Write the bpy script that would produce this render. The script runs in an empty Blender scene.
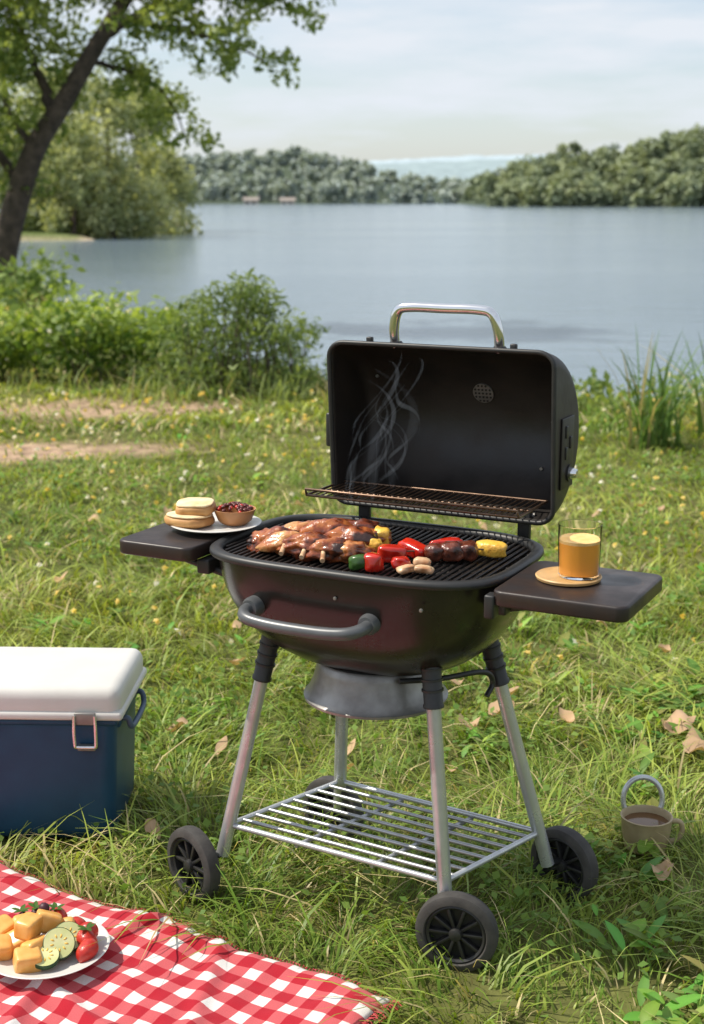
import bpy, bmesh, math, random
import numpy as np
from mathutils import Vector, Matrix, Euler, noise as mnoise
random.seed(7); rng=np.random.default_rng(7)
scene=bpy.context.scene
COL=scene.collection

# ------------------------------------------------------------------ materials
def newmat(name):
    m=bpy.data.materials.new(name); m.use_nodes=True
    nt=m.node_tree; return m,nt,nt.nodes['Principled BSDF']
def N(nt,t,**kw):
    n=nt.nodes.new(t)
    for k,v in kw.items(): setattr(n,k,v)
    return n
def pbr(name,c1,c2=None,rough=.5,metal=0.,scale=20.,bump=0.,bscale=None,coat=0.,rough2=None,detail=6,spec=None,lo=.35,hi=.65,bdist=.01,c3=None):
    m,nt,b=newmat(name)
    b.inputs['Metallic'].default_value=metal; b.inputs['Roughness'].default_value=rough
    b.inputs['Coat Weight'].default_value=coat; b.inputs['Coat Roughness'].default_value=.10
    if spec is not None: b.inputs['Specular IOR Level'].default_value=spec
    tc=N(nt,'ShaderNodeTexCoord')
    nz=N(nt,'ShaderNodeTexNoise'); nz.inputs['Scale'].default_value=scale; nz.inputs['Detail'].default_value=detail
    nt.links.new(tc.outputs['Object'],nz.inputs['Vector'])
    cr=N(nt,'ShaderNodeValToRGB'); cr.color_ramp.elements[0].position=lo; cr.color_ramp.elements[1].position=hi
    c2=c2 or tuple(x*.8 for x in c1)
    cr.color_ramp.elements[0].color=(*c1,1); cr.color_ramp.elements[1].color=(*c2,1)
    if c3:
        el=cr.color_ramp.elements.new((lo+hi)/2); el.color=(*c3,1)
    nt.links.new(nz.outputs['Fac'],cr.inputs['Fac']); nt.links.new(cr.outputs['Color'],b.inputs['Base Color'])
    if rough2 is not None:
        mr=N(nt,'ShaderNodeMapRange'); mr.inputs['From Min'].default_value=.3; mr.inputs['From Max'].default_value=.7
        mr.inputs['To Min'].default_value=rough; mr.inputs['To Max'].default_value=rough2
        nt.links.new(nz.outputs['Fac'],mr.inputs['Value']); nt.links.new(mr.outputs['Result'],b.inputs['Roughness'])
    if bump>0:
        nb=N(nt,'ShaderNodeTexNoise'); nb.inputs['Scale'].default_value=bscale or scale*3; nb.inputs['Detail'].default_value=5
        nt.links.new(tc.outputs['Object'],nb.inputs['Vector'])
        bp=N(nt,'ShaderNodeBump'); bp.inputs['Strength'].default_value=bump; bp.inputs['Distance'].default_value=bdist
        nt.links.new(nb.outputs['Fac'],bp.inputs['Height']); nt.links.new(bp.outputs['Normal'],b.inputs['Normal'])
    return m
def foliage_mat(name,trans=.35,rough=.5):
    m,nt,b=newmat(name)
    at=N(nt,'ShaderNodeAttribute'); at.attribute_name='Col'
    nt.links.new(at.outputs['Color'],b.inputs['Base Color']); b.inputs['Roughness'].default_value=rough
    b.inputs['Specular IOR Level'].default_value=.3
    if trans<=0: return m
    tr=N(nt,'ShaderNodeBsdfTranslucent')
    mx=N(nt,'ShaderNodeMixRGB'); mx.blend_type='MULTIPLY'; mx.inputs['Fac'].default_value=1; mx.inputs['Color2'].default_value=(1.35,1.3,.6,1)
    nt.links.new(at.outputs['Color'],mx.inputs['Color1']); nt.links.new(mx.outputs['Color'],tr.inputs['Color'])
    ms=N(nt,'ShaderNodeMixShader'); ms.inputs['Fac'].default_value=trans
    nt.links.new(b.outputs['BSDF'],ms.inputs[1]); nt.links.new(tr.outputs['BSDF'],ms.inputs[2])
    nt.links.new(ms.outputs['Shader'],nt.nodes['Material Output'].inputs['Surface'])
    return m
M_fol=foliage_mat('foliage',.4); M_grass=foliage_mat('grass_blades',.38,.42)
M_far=foliage_mat('far_foliage',.15,.95)
M_enamel=pbr('brown_enamel',(.017,.013,.011),(.011,.009,.008),rough=.24,rough2=.32,coat=.15,scale=6,spec=.5)
M_lid_in=pbr('lid_enamel',(.014,.012,.011),(.028,.021,.017),rough=.36,rough2=.6,scale=9,bump=.05,bscale=60)
M_black=pbr('black_plastic',(.018,.018,.018),(.026,.025,.024),rough=.45,scale=40,bump=.1,bscale=200,bdist=.001)
M_iron=pbr('cast_iron',(.02,.018,.017),(.045,.035,.03),rough=.4,metal=.5,scale=50,bump=.2,bscale=150,bdist=.002)
M_wire=pbr('rack_wire',(.12,.075,.05),(.20,.13,.09),rough=.35,metal=.8,scale=40)
M_alu=pbr('satin_aluminium',(.60,.61,.615),(.50,.51,.515),rough=.24,rough2=.36,metal=.6,scale=25,bump=.05,bscale=150,bdist=.001)
M_rack=pbr('rack_steel',(.50,.51,.51),(.38,.385,.39),rough=.26,rough2=.38,metal=.65,scale=25)
M_galv=pbr('galvanised_steel',(.32,.31,.29),(.20,.19,.18),rough=.30,rough2=.48,metal=.65,scale=14,bump=.08,bscale=60)
M_chrome=pbr('chrome',(.8,.8,.81),(.74,.74,.75),rough=.14,metal=.95,scale=10)
M_grip=pbr('grey_grip',(.12,.125,.13),(.095,.10,.105),rough=.36,metal=.2,scale=30)
M_shelf=pbr('shelf_top',(.036,.022,.017),(.018,.013,.012),rough=.34,rough2=.5,scale=18,bump=.12,bscale=90,bdist=.002)
M_rubber=pbr('tyre_rubber',(.034,.031,.029),(.06,.055,.05),rough=.75,scale=30,bump=.3,bscale=140,bdist=.002)
M_coal=pbr('charcoal',(.02,.02,.02),(.10,.095,.09),rough=.9,scale=40,bump=.5,bscale=90)
M_meat=pbr('grilled_meat',(.46,.15,.04),(.035,.010,.005),c3=(.27,.06,.018),rough=.22,rough2=.45,scale=26,bump=.8,bscale=60,bdist=.006,lo=.38,hi=.58,coat=.4)
M_fat=pbr('glazed_meat',(.64,.33,.12),(.09,.022,.009),c3=(.42,.13,.036),rough=.25,scale=24,bump=.7,bscale=70,bdist=.005,coat=.4,lo=.38,hi=.62)
M_dmeat=pbr('charred_meat',(.20,.045,.02),(.03,.010,.007),rough=.3,scale=35,bump=.6,bscale=80,bdist=.006,coat=.35)
M_red=pbr('red_pepper',(.64,.032,.012),(.34,.010,.006),rough=.2,scale=25,coat=.4)
M_grn=pbr('green_pepper',(.05,.13,.02),(.025,.06,.012),rough=.28,scale=30)
M_corn=pbr('corn',(.85,.55,.09),(.50,.23,.04),c3=(.76,.44,.06),rough=.35,scale=35,bump=.7,bscale=110,bdist=.004,hi=.75)
M_onion=pbr('onion',(.78,.56,.34),(.35,.15,.06),rough=.35,scale=30)
M_bread=pbr('bread_crumb',(.84,.70,.45),(.68,.45,.20),rough=.85,scale=26,bump=.5,bscale=140,bdist=.004,hi=.75)
M_crust=pbr('bread_crust',(.62,.34,.12),(.42,.19,.06),rough=.6,scale=30,bump=.2,bscale=90,bdist=.003)
M_cer=pbr('white_ceramic',(.70,.68,.64),(.64,.62,.58),rough=.25,scale=8)
M_terra=pbr('terracotta_bowl',(.50,.24,.09),(.40,.18,.07),rough=.4,scale=25)
M_bean=pbr('red_beans',(.13,.02,.015),(.06,.012,.01),rough=.3,scale=60)
M_wood=pbr('light_wood',(.66,.42,.18),(.54,.31,.11),rough=.5,scale=14)
M_navy=pbr('navy_plastic',(.014,.060,.118),(.011,.046,.094),rough=.40,scale=12,bump=.12,bscale=260,bdist=.001,spec=.35)
M_white=pbr('white_plastic',(.68,.66,.62),(.62,.60,.56),rough=.45,scale=9,bump=.1,bscale=220,bdist=.001)
M_melon=pbr('melon',(.80,.45,.13),(.72,.31,.06),rough=.32,scale=30,bump=.2,bscale=80,bdist=.002)
M_berry=pbr('strawberry',(.52,.035,.02),(.40,.02,.015),rough=.3,scale=80,bump=.4,bscale=160,bdist=.002)
M_pale=pbr('cucumber_flesh',(.66,.64,.34),(.52,.54,.22),rough=.35,scale=30)
M_cskin=pbr('cucumber_skin',(.03,.07,.015),(.015,.04,.01),rough=.35,scale=30)
M_mug=pbr('stoneware_mug',(.42,.33,.19),(.32,.24,.13),rough=.5,scale=20,bump=.15,bscale=60)
M_tea=pbr('tea',(.14,.07,.03),(.12,.06,.025),rough=.1,scale=5)
M_bark=pbr('bark',(.095,.07,.052),(.04,.03,.022),rough=.9,scale=6,bump=.8,bscale=14,bdist=.05)
M_juice,nt,b=newmat('orange_juice'); b.inputs['Base Color'].default_value=(.92,.38,.05,1); b.inputs['Roughness'].default_value=.25
M_glass,nt,b=newmat('clear_glass'); b.inputs['Base Color'].default_value=(1,1,1,1); b.inputs['Roughness'].default_value=.01
b.inputs['Transmission Weight'].default_value=1; b.inputs['IOR'].default_value=1.2

# ------------------------------------------------------------------ helpers
def empty(name,loc=(0,0,0),rz=0):
    e=bpy.data.objects.new(name,None); COL.objects.link(e); e.location=loc; e.rotation_euler=(0,0,rz); e.empty_display_size=.1
    return e
def obj(name,me,mat=None,parent=None,smooth=True,M=None):
    o=bpy.data.objects.new(name,me); COL.objects.link(o)
    if mat: me.materials.append(mat)
    if parent: o.parent=parent
    if M is not None: o.matrix_local=M
    if smooth:
        me.polygons.foreach_set('use_smooth',[True]*len(me.polygons))
    return o
def pyd(name,v,f,mat,parent=None,smooth=True,M=None):
    me=bpy.data.meshes.new(name); me.from_pydata([tuple(x) for x in v],[],f); me.update()
    bm=bmesh.new(); bm.from_mesh(me); bmesh.ops.recalc_face_normals(bm,faces=bm.faces); bm.to_mesh(me); bm.free()
    return obj(name,me,mat,parent,smooth,M)
def autosmooth(o,ang=40):
    me=o.data; bm=bmesh.new(); bm.from_mesh(me)
    for e in bm.edges:
        if len(e.link_faces)==2 and e.calc_face_angle(0)>math.radians(ang): e.smooth=False
    bm.to_mesh(me); bm.free()
    return o
def box(name,size,loc,mat,parent=None,bev=.005,seg=3,rz=0,taper=1.0):
    me=bpy.data.meshes.new(name); bm=bmesh.new(); bmesh.ops.create_cube(bm,size=1)
    for v in bm.verts:
        k=taper if v.co.z<0 else 1
        v.co=Vector((v.co.x*size[0]*k,v.co.y*size[1]*k,v.co.z*size[2]))
    if bev>0: bmesh.ops.bevel(bm,geom=bm.edges[:],offset=bev,segments=seg,profile=.5,affect='EDGES')
    bm.to_mesh(me); bm.free()
    o=obj(name,me,mat,parent,True,Matrix.Translation(loc)@Matrix.Rotation(rz,4,'Z'))
    return autosmooth(o,35)
def slab(name,x0,x1,y0,y1,z0,z1,r,mat,parent,bev=.005):
    pts=[]
    for cx,cy,a0 in ((x1-r,y1-r,0),(x0+r,y1-r,90),(x0+r,y0+r,180),(x1-r,y0+r,270)):
        for i in range(9):
            a=math.radians(a0+i*90/8); pts.append((cx+r*math.cos(a),cy+r*math.sin(a)))
    me=bpy.data.meshes.new(name); bm=bmesh.new()
    f=bm.faces.new([bm.verts.new((p[0],p[1],z0)) for p in pts])
    ret=bmesh.ops.extrude_face_region(bm,geom=[f])
    for g in ret['geom']:
        if isinstance(g,bmesh.types.BMVert): g.co.z=z1
    bm.normal_update()
    es=[e for e in bm.edges if abs(e.verts[0].co.z-e.verts[1].co.z)<1e-6]
    bmesh.ops.bevel(bm,geom=es,offset=bev,segments=3,profile=.5,affect='EDGES')
    bmesh.ops.recalc_face_normals(bm,faces=bm.faces)
    bm.to_mesh(me); bm.free()
    return autosmooth(obj(name,me,mat,parent),35)
def tube_geo(pts,r,seg=12,closed=False,V=None,F=None):
    pts=[Vector(p) for p in pts]; n=len(pts)
    V=[] if V is None else V; F=[] if F is None else F
    rr=r if hasattr(r,'__len__') else [r]*n
    base=len(V); prev=None
    for i in range(n):
        if closed: t=(pts[(i+1)%n]-pts[i-1]).normalized()
        else: t=(pts[min(i+1,n-1)]-pts[max(i-1,0)]).normalized()
        if prev is None:
            a=Vector((0,0,1)) if abs(t.z)<.9 else Vector((1,0,0))
            u=t.cross(a).normalized()
        else:
            u=(prev-t*prev.dot(t)).normalized()
        prev=u; w=t.cross(u)
        for k in range(seg):
            a=2*math.pi*k/seg; V.append(pts[i]+(u*math.cos(a)+w*math.sin(a))*rr[i])
    m=n if closed else n-1
    for i in range(m):
        for k in range(seg):
            a=base+i*seg+k; b_=base+i*seg+(k+1)%seg; j=(i+1)%n
            F.append((a,b_,base+j*seg+(k+1)%seg,base+j*seg+k))
    if not closed:
        F.append(tuple(base+k for k in range(seg))); F.append(tuple(base+(n-1)*seg+k for k in range(seg)))
    return V,F
def tube(name,pts,r,mat,parent=None,seg=14,closed=False,M=None):
    V,F=tube_geo(pts,r,seg,closed); return autosmooth(pyd(name,V,F,mat,parent,True,M),50)
def tubes(name,paths,r,mat,parent=None,seg=8):
    V=[];F=[]
    for p in paths:
        tube_geo(p,r,seg,False,V,F)
    return autosmooth(pyd(name,V,F,mat,parent),50)
def smoothpath(ctrl,n=8):
    P=[Vector(p) for p in ctrl]; out=[]
    Q=[P[0]*2-P[1]]+P+[P[-1]*2-P[-2]]
    for i in range(1,len(Q)-2):
        for k in range(n):
            t=k/n; a,b_,c,d=Q[i-1],Q[i],Q[i+1],Q[i+2]
            out.append(.5*((2*b_)+(-a+c)*t+(2*a-5*b_+4*c-d)*t*t+(-a+3*b_-3*c+d)*t**3))
    out.append(P[-1]); return out
def lathe(name,prof,mat,parent=None,seg=48,M=None,ang=35):
    V=[];F=[]
    for (r,z) in prof:
        for k in range(seg):
            a=2*math.pi*k/seg; V.append((r*math.cos(a),r*math.sin(a),z))
    for i in range(len(prof)-1):
        for k in range(seg):
            F.append((i*seg+k,i*seg+(k+1)%seg,(i+1)*seg+(k+1)%seg,(i+1)*seg+k))
    if prof[0][0]>1e-5 and prof[0]!=prof[-1]: F.append(tuple(range(seg)))
    if prof[-1][0]>1e-5 and prof[0]!=prof[-1]: F.append(tuple((len(prof)-1)*seg+k for k in range(seg)))
    o=pyd(name,V,F,mat,parent,True,M)
    bm=bmesh.new(); bm.from_mesh(o.data); bmesh.ops.remove_doubles(bm,verts=bm.verts,dist=1e-5); bmesh.ops.recalc_face_normals(bm,faces=bm.faces); bm.to_mesh(o.data); bm.free()
    return autosmooth(o,ang)
def lump(name,loc,size,rot=(0,0,0),mat=None,parent=None,amp=.15,freq=1.5,sub=3,seed=0,power=1.0,bendk=0):
    me=bpy.data.meshes.new(name); bm=bmesh.new(); bmesh.ops.create_icosphere(bm,subdivisions=sub,radius=1)
    off=Vector((seed*3.7,seed*1.3,seed*7.1))
    for v in bm.verts:
        p=v.co.copy()
        if power!=1: p=Vector([math.copysign(abs(c)**power,c) for c in p])
        k=1+amp*mnoise.noise(v.co*freq+off)*2+amp*.5*mnoise.noise(v.co*freq*2.7+off)+amp*.25*mnoise.noise(v.co*freq*6+off)
        q=Vector((p.x*size[0],p.y*size[1],p.z*size[2]))*k
        q.z-=bendk*q.x*q.x; q.y+=bendk*.8*q.x*q.x
        v.co=q
    bm.to_mesh(me); bm.free()
    return obj(name,me,mat,parent,True,Matrix.Translation(loc)@Euler(rot).to_matrix().to_4x4())
def np_mesh(name,V,F,mat,cols=None,parent=None,smooth=False):
    me=bpy.data.meshes.new(name); V=np.asarray(V,dtype=np.float32).reshape(-1,3); F=np.asarray(F,dtype=np.int32)
    k=F.shape[1]
    me.vertices.add(len(V)); me.vertices.foreach_set('co',V.ravel())
    me.loops.add(F.size); me.loops.foreach_set('vertex_index',F.ravel())
    me.polygons.add(len(F)); me.polygons.foreach_set('loop_start',np.arange(0,F.size,k,dtype=np.int32))
    if smooth: me.polygons.foreach_set('use_smooth',np.ones(len(F),dtype=bool))
    me.update(calc_edges=True)
    if cols is not None:
        ca=me.color_attributes.new('Col','FLOAT_COLOR','POINT')
        c=np.ones((len(V),4),dtype=np.float32); c[:,:3]=cols; ca.data.foreach_set('color',c.ravel())
    me.validate()
    o=bpy.data.objects.new(name,me); COL.objects.link(o); me.materials.append(mat)
    if parent: o.parent=parent
    return o
_tab=rng.random((64,64))
def vnoise(x,y,s):
    x=np.asarray(x)*s+100; y=np.asarray(y)*s+100
    xi=np.floor(x).astype(int); yi=np.floor(y).astype(int); fx=x-xi; fy=y-yi
    fx=fx*fx*(3-2*fx); fy=fy*fy*(3-2*fy)
    a=_tab[xi%64,yi%64]; b_=_tab[(xi+1)%64,yi%64]; c=_tab[xi%64,(yi+1)%64]; d=_tab[(xi+1)%64,(yi+1)%64]
    return (a*(1-fx)+b_*fx)*(1-fy)+(c*(1-fx)+d*fx)*fy
def fbm(x,y,s): return .5*vnoise(x,y,s)+.3*vnoise(x,y,s*2.3)+.2*vnoise(x,y,s*5.1)
def leaf_geo(C,size,cols,asp=.5,up=.3,droop=None):
    n=len(C); size=np.broadcast_to(np.asarray(size,dtype=float),(n,))
    d=rng.normal(size=(n,3)); 
    if droop is not None: d[:,2]-=droop
    d/=np.linalg.norm(d,axis=1)[:,None]
    nn=rng.normal(size=(n,3)); nn[:,2]+=up*3
    s=np.cross(d,nn); s/=np.linalg.norm(s,axis=1)[:,None]+1e-9
    L=size[:,None]
    nrm=np.cross(s,d)
    v0=C-d*L*.5; v1=C+s*L*asp*.5+nrm*L*.08; v2=C+d*L*.5; v3=C-s*L*asp*.5+nrm*L*.08
    V=np.stack([v0,v1,v2,v3],1).reshape(-1,3)
    F=np.arange(n*4).reshape(n,4)
    return V,F,np.repeat(cols,4,axis=0)
def clump_points(clumps,dens,shell=.5):
    P=[];I=[]
    for i,(c,r) in enumerate(clumps):
        r=np.broadcast_to(np.asarray(r,dtype=float),(3,))
        n=max(8,int(dens*(r[0]*r[1]*r[2])**(2/3)))
        d=rng.normal(size=(n,3)); d/=np.linalg.norm(d,axis=1)[:,None]
        rad=rng.random(n)**shell*(.8+.35*rng.random(n))
        P.append(np.asarray(c)+d*rad[:,None]*r); I.append(np.full(n,i))
    return np.concatenate(P),np.concatenate(I)
def colmix(a,b_,t): t=np.clip(t,0,1)[:,None]; return np.asarray(a)*(1-t)+np.asarray(b_)*t
def sst(a,b_,x): t=np.clip((np.asarray(x,dtype=float)-a)/(b_-a),0,1); return t*t*(3-2*t)

# ------------------------------------------------------------------ terrain
WZ=-.7
def shore(x):
    return np.interp(x,[-80,-30,-14,-8,-6,-4,-2,0,2,40,80],[60,48,38,31,27.5,20,15.0,12.2,11.0,11.8,16])
def rs_y(x): return 266+8*np.sin(x*.05)
def hgt(x,y):
    x=np.asarray(x,dtype=float); y=np.asarray(y,dtype=float)
    h=-2.2*sst(-.8,3.5,y-shore(x))
    tip=-8.6
    pen=sst(0,6,tip-x+1.0*np.sin(y*.3))*sst(0,4,y-(66-.08*(x-tip)+1.5*np.sin(x*.33)))*sst(0,8,118-y)
    h=np.maximum(h,-2.2+ (1.72+.14*np.clip(-(x-tip)/12,0,1.6))*pen)
    far=sst(0,30,y-(350+12*np.sin(x*.02)))
    hl=np.interp(x,[-400,-160,-60,-30,-18,0,15,40,200],[16,12,9.5,12.5,13,9,4,1.5,3])
    h=np.maximum(h,-2.2+far*(2.0+hl*sst(0,110,y-372)))
    rt=sst(0,14,x-24-6*np.sin(y*.03))*sst(0,16,y-rs_y(x)+4)*sst(0,60,480-y)
    hr=np.interp(x,[24,30,40,50,60,75,90,130,200,400],[.1,.6,3.6,7.2,6.8,10.4,10,10,9,9])
    h=np.maximum(h,-2.2+rt*(2.3+hr*sst(0,55,y-rs_y(x)-2)))
    return h
def axis_lin(segs):
    out=[]
    for a,b_,s in segs: out+=list(np.arange(a,b_,s))
    return np.array(out+[segs[-1][1]])
gx=axis_lin([(-1500,-400,100),(-400,-100,12),(-100,-20,3),(-20,-6,.7),(-6,6,.15),(6,20,.7),(20,100,3),(100,400,12),(400,1500,100)])
gy=axis_lin([(-300,-20,40),(-20,-3,2),(-3,14,.15),(14,45,.7),(45,130,1.5),(130,500,6),(500,3000,120)])
X,Y=np.meshgrid(gx,gy); Z=hgt(X,Y)+(fbm(X,Y,1.3)-.5)*.03*(np.abs(X)<8)*(Y<20)
nx,ny=len(gx),len(gy); idx=np.arange(nx*ny).reshape(ny,nx)
F=np.stack([idx[:-1,:-1],idx[:-1,1:],idx[1:,1:],idx[1:,:-1]],-1).reshape(-1,4)
def dirtmask(x,y):
    n=(fbm(x,y,.9)-.5)*1.1
    a=np.exp(-((y-10.3-.12*x+n)/.38)**2)*sst(-.5,-1.5,x+n)
    b_=np.exp(-((y-8.55-.05*x+n*.8)/.28)**2)*sst(-.7,-1.5,x+n)
    return np.clip(np.maximum(a,b_)*1.3,0,1)*(.55+.6*fbm(x,y,4.0))
dm=dirtmask(X,Y).ravel()*(Y.ravel()<14)
g1=colmix((.07,.09,.02),(.15,.15,.05),fbm(X,Y,.7).ravel()*1.6-.3)
g1=np.where((Y.ravel()>14)[:,None],colmix((.09,.13,.04),(.14,.18,.06),fbm(X,Y,.5).ravel()),g1)
sand=((Z.ravel()<WZ+.22)&(Y.ravel()>40)&(Y.ravel()<200))
g1=np.where(sand[:,None],np.array((.48,.39,.28)),g1)
farm=(Y.ravel()>200); g1=np.where(farm[:,None],np.array((.08,.105,.07)),g1)
gcol=g1*(1-dm[:,None])+np.array((.44,.30,.21))*dm[:,None]
M_ground,nt,b=newmat('soil_and_turf')
at=N(nt,'ShaderNodeAttribute'); at.attribute_name='Col'
tc=N(nt,'ShaderNodeTexCoord'); nz=N(nt,'ShaderNodeTexNoise'); nz.inputs['Scale'].default_value=9; nz.inputs['Detail'].default_value=10
nt.links.new(tc.outputs['Object'],nz.inputs['Vector'])
mr=N(nt,'ShaderNodeMapRange'); mr.inputs['From Min'].default_value=.3; mr.inputs['From Max'].default_value=.7; mr.inputs['To Min'].default_value=.55; mr.inputs['To Max'].default_value=1.4
nt.links.new(nz.outputs['Fac'],mr.inputs['Value'])
mx=N(nt,'ShaderNodeVectorMath',operation='MULTIPLY'); nt.links.new(at.outputs['Color'],mx.inputs[0]); nt.links.new(mr.outputs['Result'],mx.inputs[1])
nt.links.new(mx.outputs[0],b.inputs['Base Color']); b.inputs['Roughness'].default_value=.95; b.inputs['Specular IOR Level'].default_value=.1
bp=N(nt,'ShaderNodeBump'); bp.inputs['Distance'].default_value=.03; nt.links.new(nz.outputs['Fac'],bp.inputs['Height']); nt.links.new(bp.outputs['Normal'],b.inputs['Normal'])
np_mesh('ground',np.stack([X.ravel(),Y.ravel(),Z.ravel()],1),F,M_ground,gcol,smooth=True)

# water
M_water,nt,b=newmat('lake_water')
b.inputs['Base Color'].default_value=(.17,.225,.27,1); b.inputs['Roughness'].default_value=.14; b.inputs['IOR'].default_value=1.33
tc=N(nt,'ShaderNodeTexCoord'); mp=N(nt,'ShaderNodeMapping'); mp.inputs['Scale'].default_value=(.35,1.,1)
nt.links.new(tc.outputs['Object'],mp.inputs['Vector'])
n1=N(nt,'ShaderNodeTexNoise'); n1.inputs['Scale'].default_value=1.6; n1.inputs['Detail'].default_value=8; n1.inputs['Roughness'].default_value=.6
n2=N(nt,'ShaderNodeTexNoise'); n2.inputs['Scale'].default_value=.05; n2.inputs['Detail'].default_value=4
nt.links.new(mp.outputs[0],n1.inputs['Vector']); nt.links.new(mp.outputs[0],n2.inputs['Vector'])
mr=N(nt,'ShaderNodeMapRange'); mr.inputs['From Min'].default_value=.35; mr.inputs['From Max'].default_value=.65; mr.inputs['To Min'].default_value=.25; mr.inputs['To Max'].default_value=1
nt.links.new(n2.outputs['Fac'],mr.inputs['Value'])
bp=N(nt,'ShaderNodeBump'); bp.inputs['Distance'].default_value=.075; nt.links.new(mr.outputs['Result'],bp.inputs['Strength'])
nt.links.new(n1.outputs['Fac'],bp.inputs['Height']); nt.links.new(bp.outputs['Normal'],b.inputs['Normal'])
wv=[(-1500,9,WZ),(1500,9,WZ),(1500,2900,WZ),(-1500,2900,WZ)]
pyd('lake_water',wv,[(0,1,2,3)],M_water,smooth=False)

# ------------------------------------------------------------------ grass
BC=(.080,2.412)
CY=3.262
def excluded(x,y):
    ux,uy=-.848,.53; wx,wy=-.53,-.848
    dx=x-BC[0]; dy=y-BC[1]; a=dx*ux+dy*uy; w=dx*wx+dy*wy
    m=(a>.008)&(a<1.70)&(w>.008)&(w<1.38)
    m|=(x>-1.15)&(x<-.54)&(y>CY-.145)&(y<CY+.16)
    return m
def grass_patch(x0,x1,y0,y1,dens,h0,h1,w,lying=.0,bright=1.):
    A=(x1-x0)*(y1-y0); n=int(A*dens)
    x=rng.uniform(x0,x1,n); y=rng.uniform(y0,y1,n)
    cl=fbm(x,y,3.0); keep=(rng.random(n)<.30+1.15*cl)&(~excluded(x,y))&(rng.random(n)>dirtmask(x,y)*.95)&(hgt(x,y)>WZ+.05)
    x=x[keep];y=y[keep];cl=cl[keep];n=len(x)
    tall=np.clip(fbm(x+31,y+7,1.9)*1.7-.35,0,1)
    L=(h0+(h1-h0)*rng.random(n)**1.5)*(.45+1.2*tall)
    ph=fbm(x+5,y+50,2.3)*18+rng.normal(0,.8,n)
    bend=np.clip(.3+.6*rng.random(n)+.35*tall+lying,.1,1.3)
    dx=np.cos(ph); dy=np.sin(ph)
    fa=rng.uniform(0,2*np.pi,n); sx=-dy*.8+np.cos(fa)*.4; sy=dx*.8+np.sin(fa)*.4
    wd=w*(.6+.8*rng.random(n))
    z0=hgt(x,y)
    V=np.empty((n,8,3))
    for i,t in enumerate((0,.38,.72,1.)):
        off=L*bend*t**1.5; z=L*(t-.46*bend*t**2.0)
        ww=wd*(1,.9,.6,.08)[i]*.5
        px=x+dx*off; py=y+dy*off
        V[:,2*i,0]=px-sx*ww; V[:,2*i,1]=py-sy*ww; V[:,2*i,2]=z0+z-.004
        V[:,2*i+1,0]=px+sx*ww; V[:,2*i+1,1]=py+sy*ww; V[:,2*i+1,2]=z0+z-.004
    b0=np.arange(n)[:,None]*8
    F=np.stack([b0+np.array([[0,1,3,2]]),b0+np.array([[2,3,5,4]]),b0+np.array([[4,5,7,6]])],1).reshape(-1,4)
    t=fbm(x+11,y+3,.9)*1.9-.45+rng.normal(0,.24,n)
    c=colmix((.15,.26,.034),(.44,.49,.105),t)
    straw=rng.random(n)<.08+.20*(fbm(x+70,y+20,1.2)>.57)
    c[straw]=np.array((.64,.53,.28))*(.7+.5*rng.random(straw.sum()))[:,None]
    c*= (.75+.5*rng.random(n))[:,None]*bright
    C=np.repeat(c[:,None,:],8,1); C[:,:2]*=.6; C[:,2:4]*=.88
    return V.reshape(-1,3),F,C.reshape(-1,3)
def join_geo(parts):
    V=[];F=[];C=[];o=0
    for v,f,c in parts:
        V.append(v);F.append(f+o);C.append(c);o+=len(v)
    return np.concatenate(V),np.concatenate(F),np.concatenate(C)
parts=[grass_patch(-1.9,2.0,1.6,3.6,6400,.035,.095,.0042),
       grass_patch(-1.9,2.0,1.6,4.4,800,.10,.21,.0055,.35,1.12),
       grass_patch(-2.4,2.6,3.6,5.4,3700,.035,.09,.0058),
       grass_patch(-2.4,2.8,4.4,7,180,.09,.18,.0075,.3,1.1),
       grass_patch(-3.6,4.0,5.4,9,1300,.03,.085,.0095),
       grass_patch(-6,6.5,9,13.0,600,.05,.11,.018),
       grass_patch(-14,-3,13.5,30,90,.10,.22,.05)]
V,F,C=join_geo(parts); np_mesh('grass',V,F,M_grass,C)

def blade_leaf(cx,cy,cz,az,L,w,lift,col,V,F,C,n=5):
    b0=len(V); d=(math.cos(az),math.sin(az)); s=(-d[1],d[0])
    for i in range(n+1):
        t=i/n; o=L*t*math.cos(lift*(1-t*.9)); z=L*(math.sin(lift)*t-.45*t*t*math.sin(lift)) 
        ww=w*math.sin(math.pi*min(1,(t*.93+.06)))**.8*.5
        for k,sg in enumerate((-1,0,1)):
            V.append((cx+d[0]*o+s[0]*ww*sg,cy+d[1]*o+s[1]*ww*sg,cz+z-(.12*ww if sg==0 else 0)*2)); C.append(tuple(c*(1.15 if sg==0 else 1) for c in col))
    for i in range(n):
        for k in (0,1):
            a=b0+i*3+k; F.append((a,a+1,a+4,a+3))
V=[];F=[];C=[]
spots=[(random.uniform(.3,2.0),random.uniform(2.2,5.5)) for _ in range(120)]+[(random.uniform(-1.8,.3),random.uniform(3.6,6)) for _ in range(60)]
spots+=[(.66+random.gauss(0,.10),2.24+random.gauss(0,.07)) for _ in range(30)]+[(1.0+random.gauss(0,.12),4.0+random.gauss(0,.25)) for _ in range(40)]
spots+=[(random.uniform(-5,5),random.uniform(6,11)) for _ in range(220)]
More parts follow.
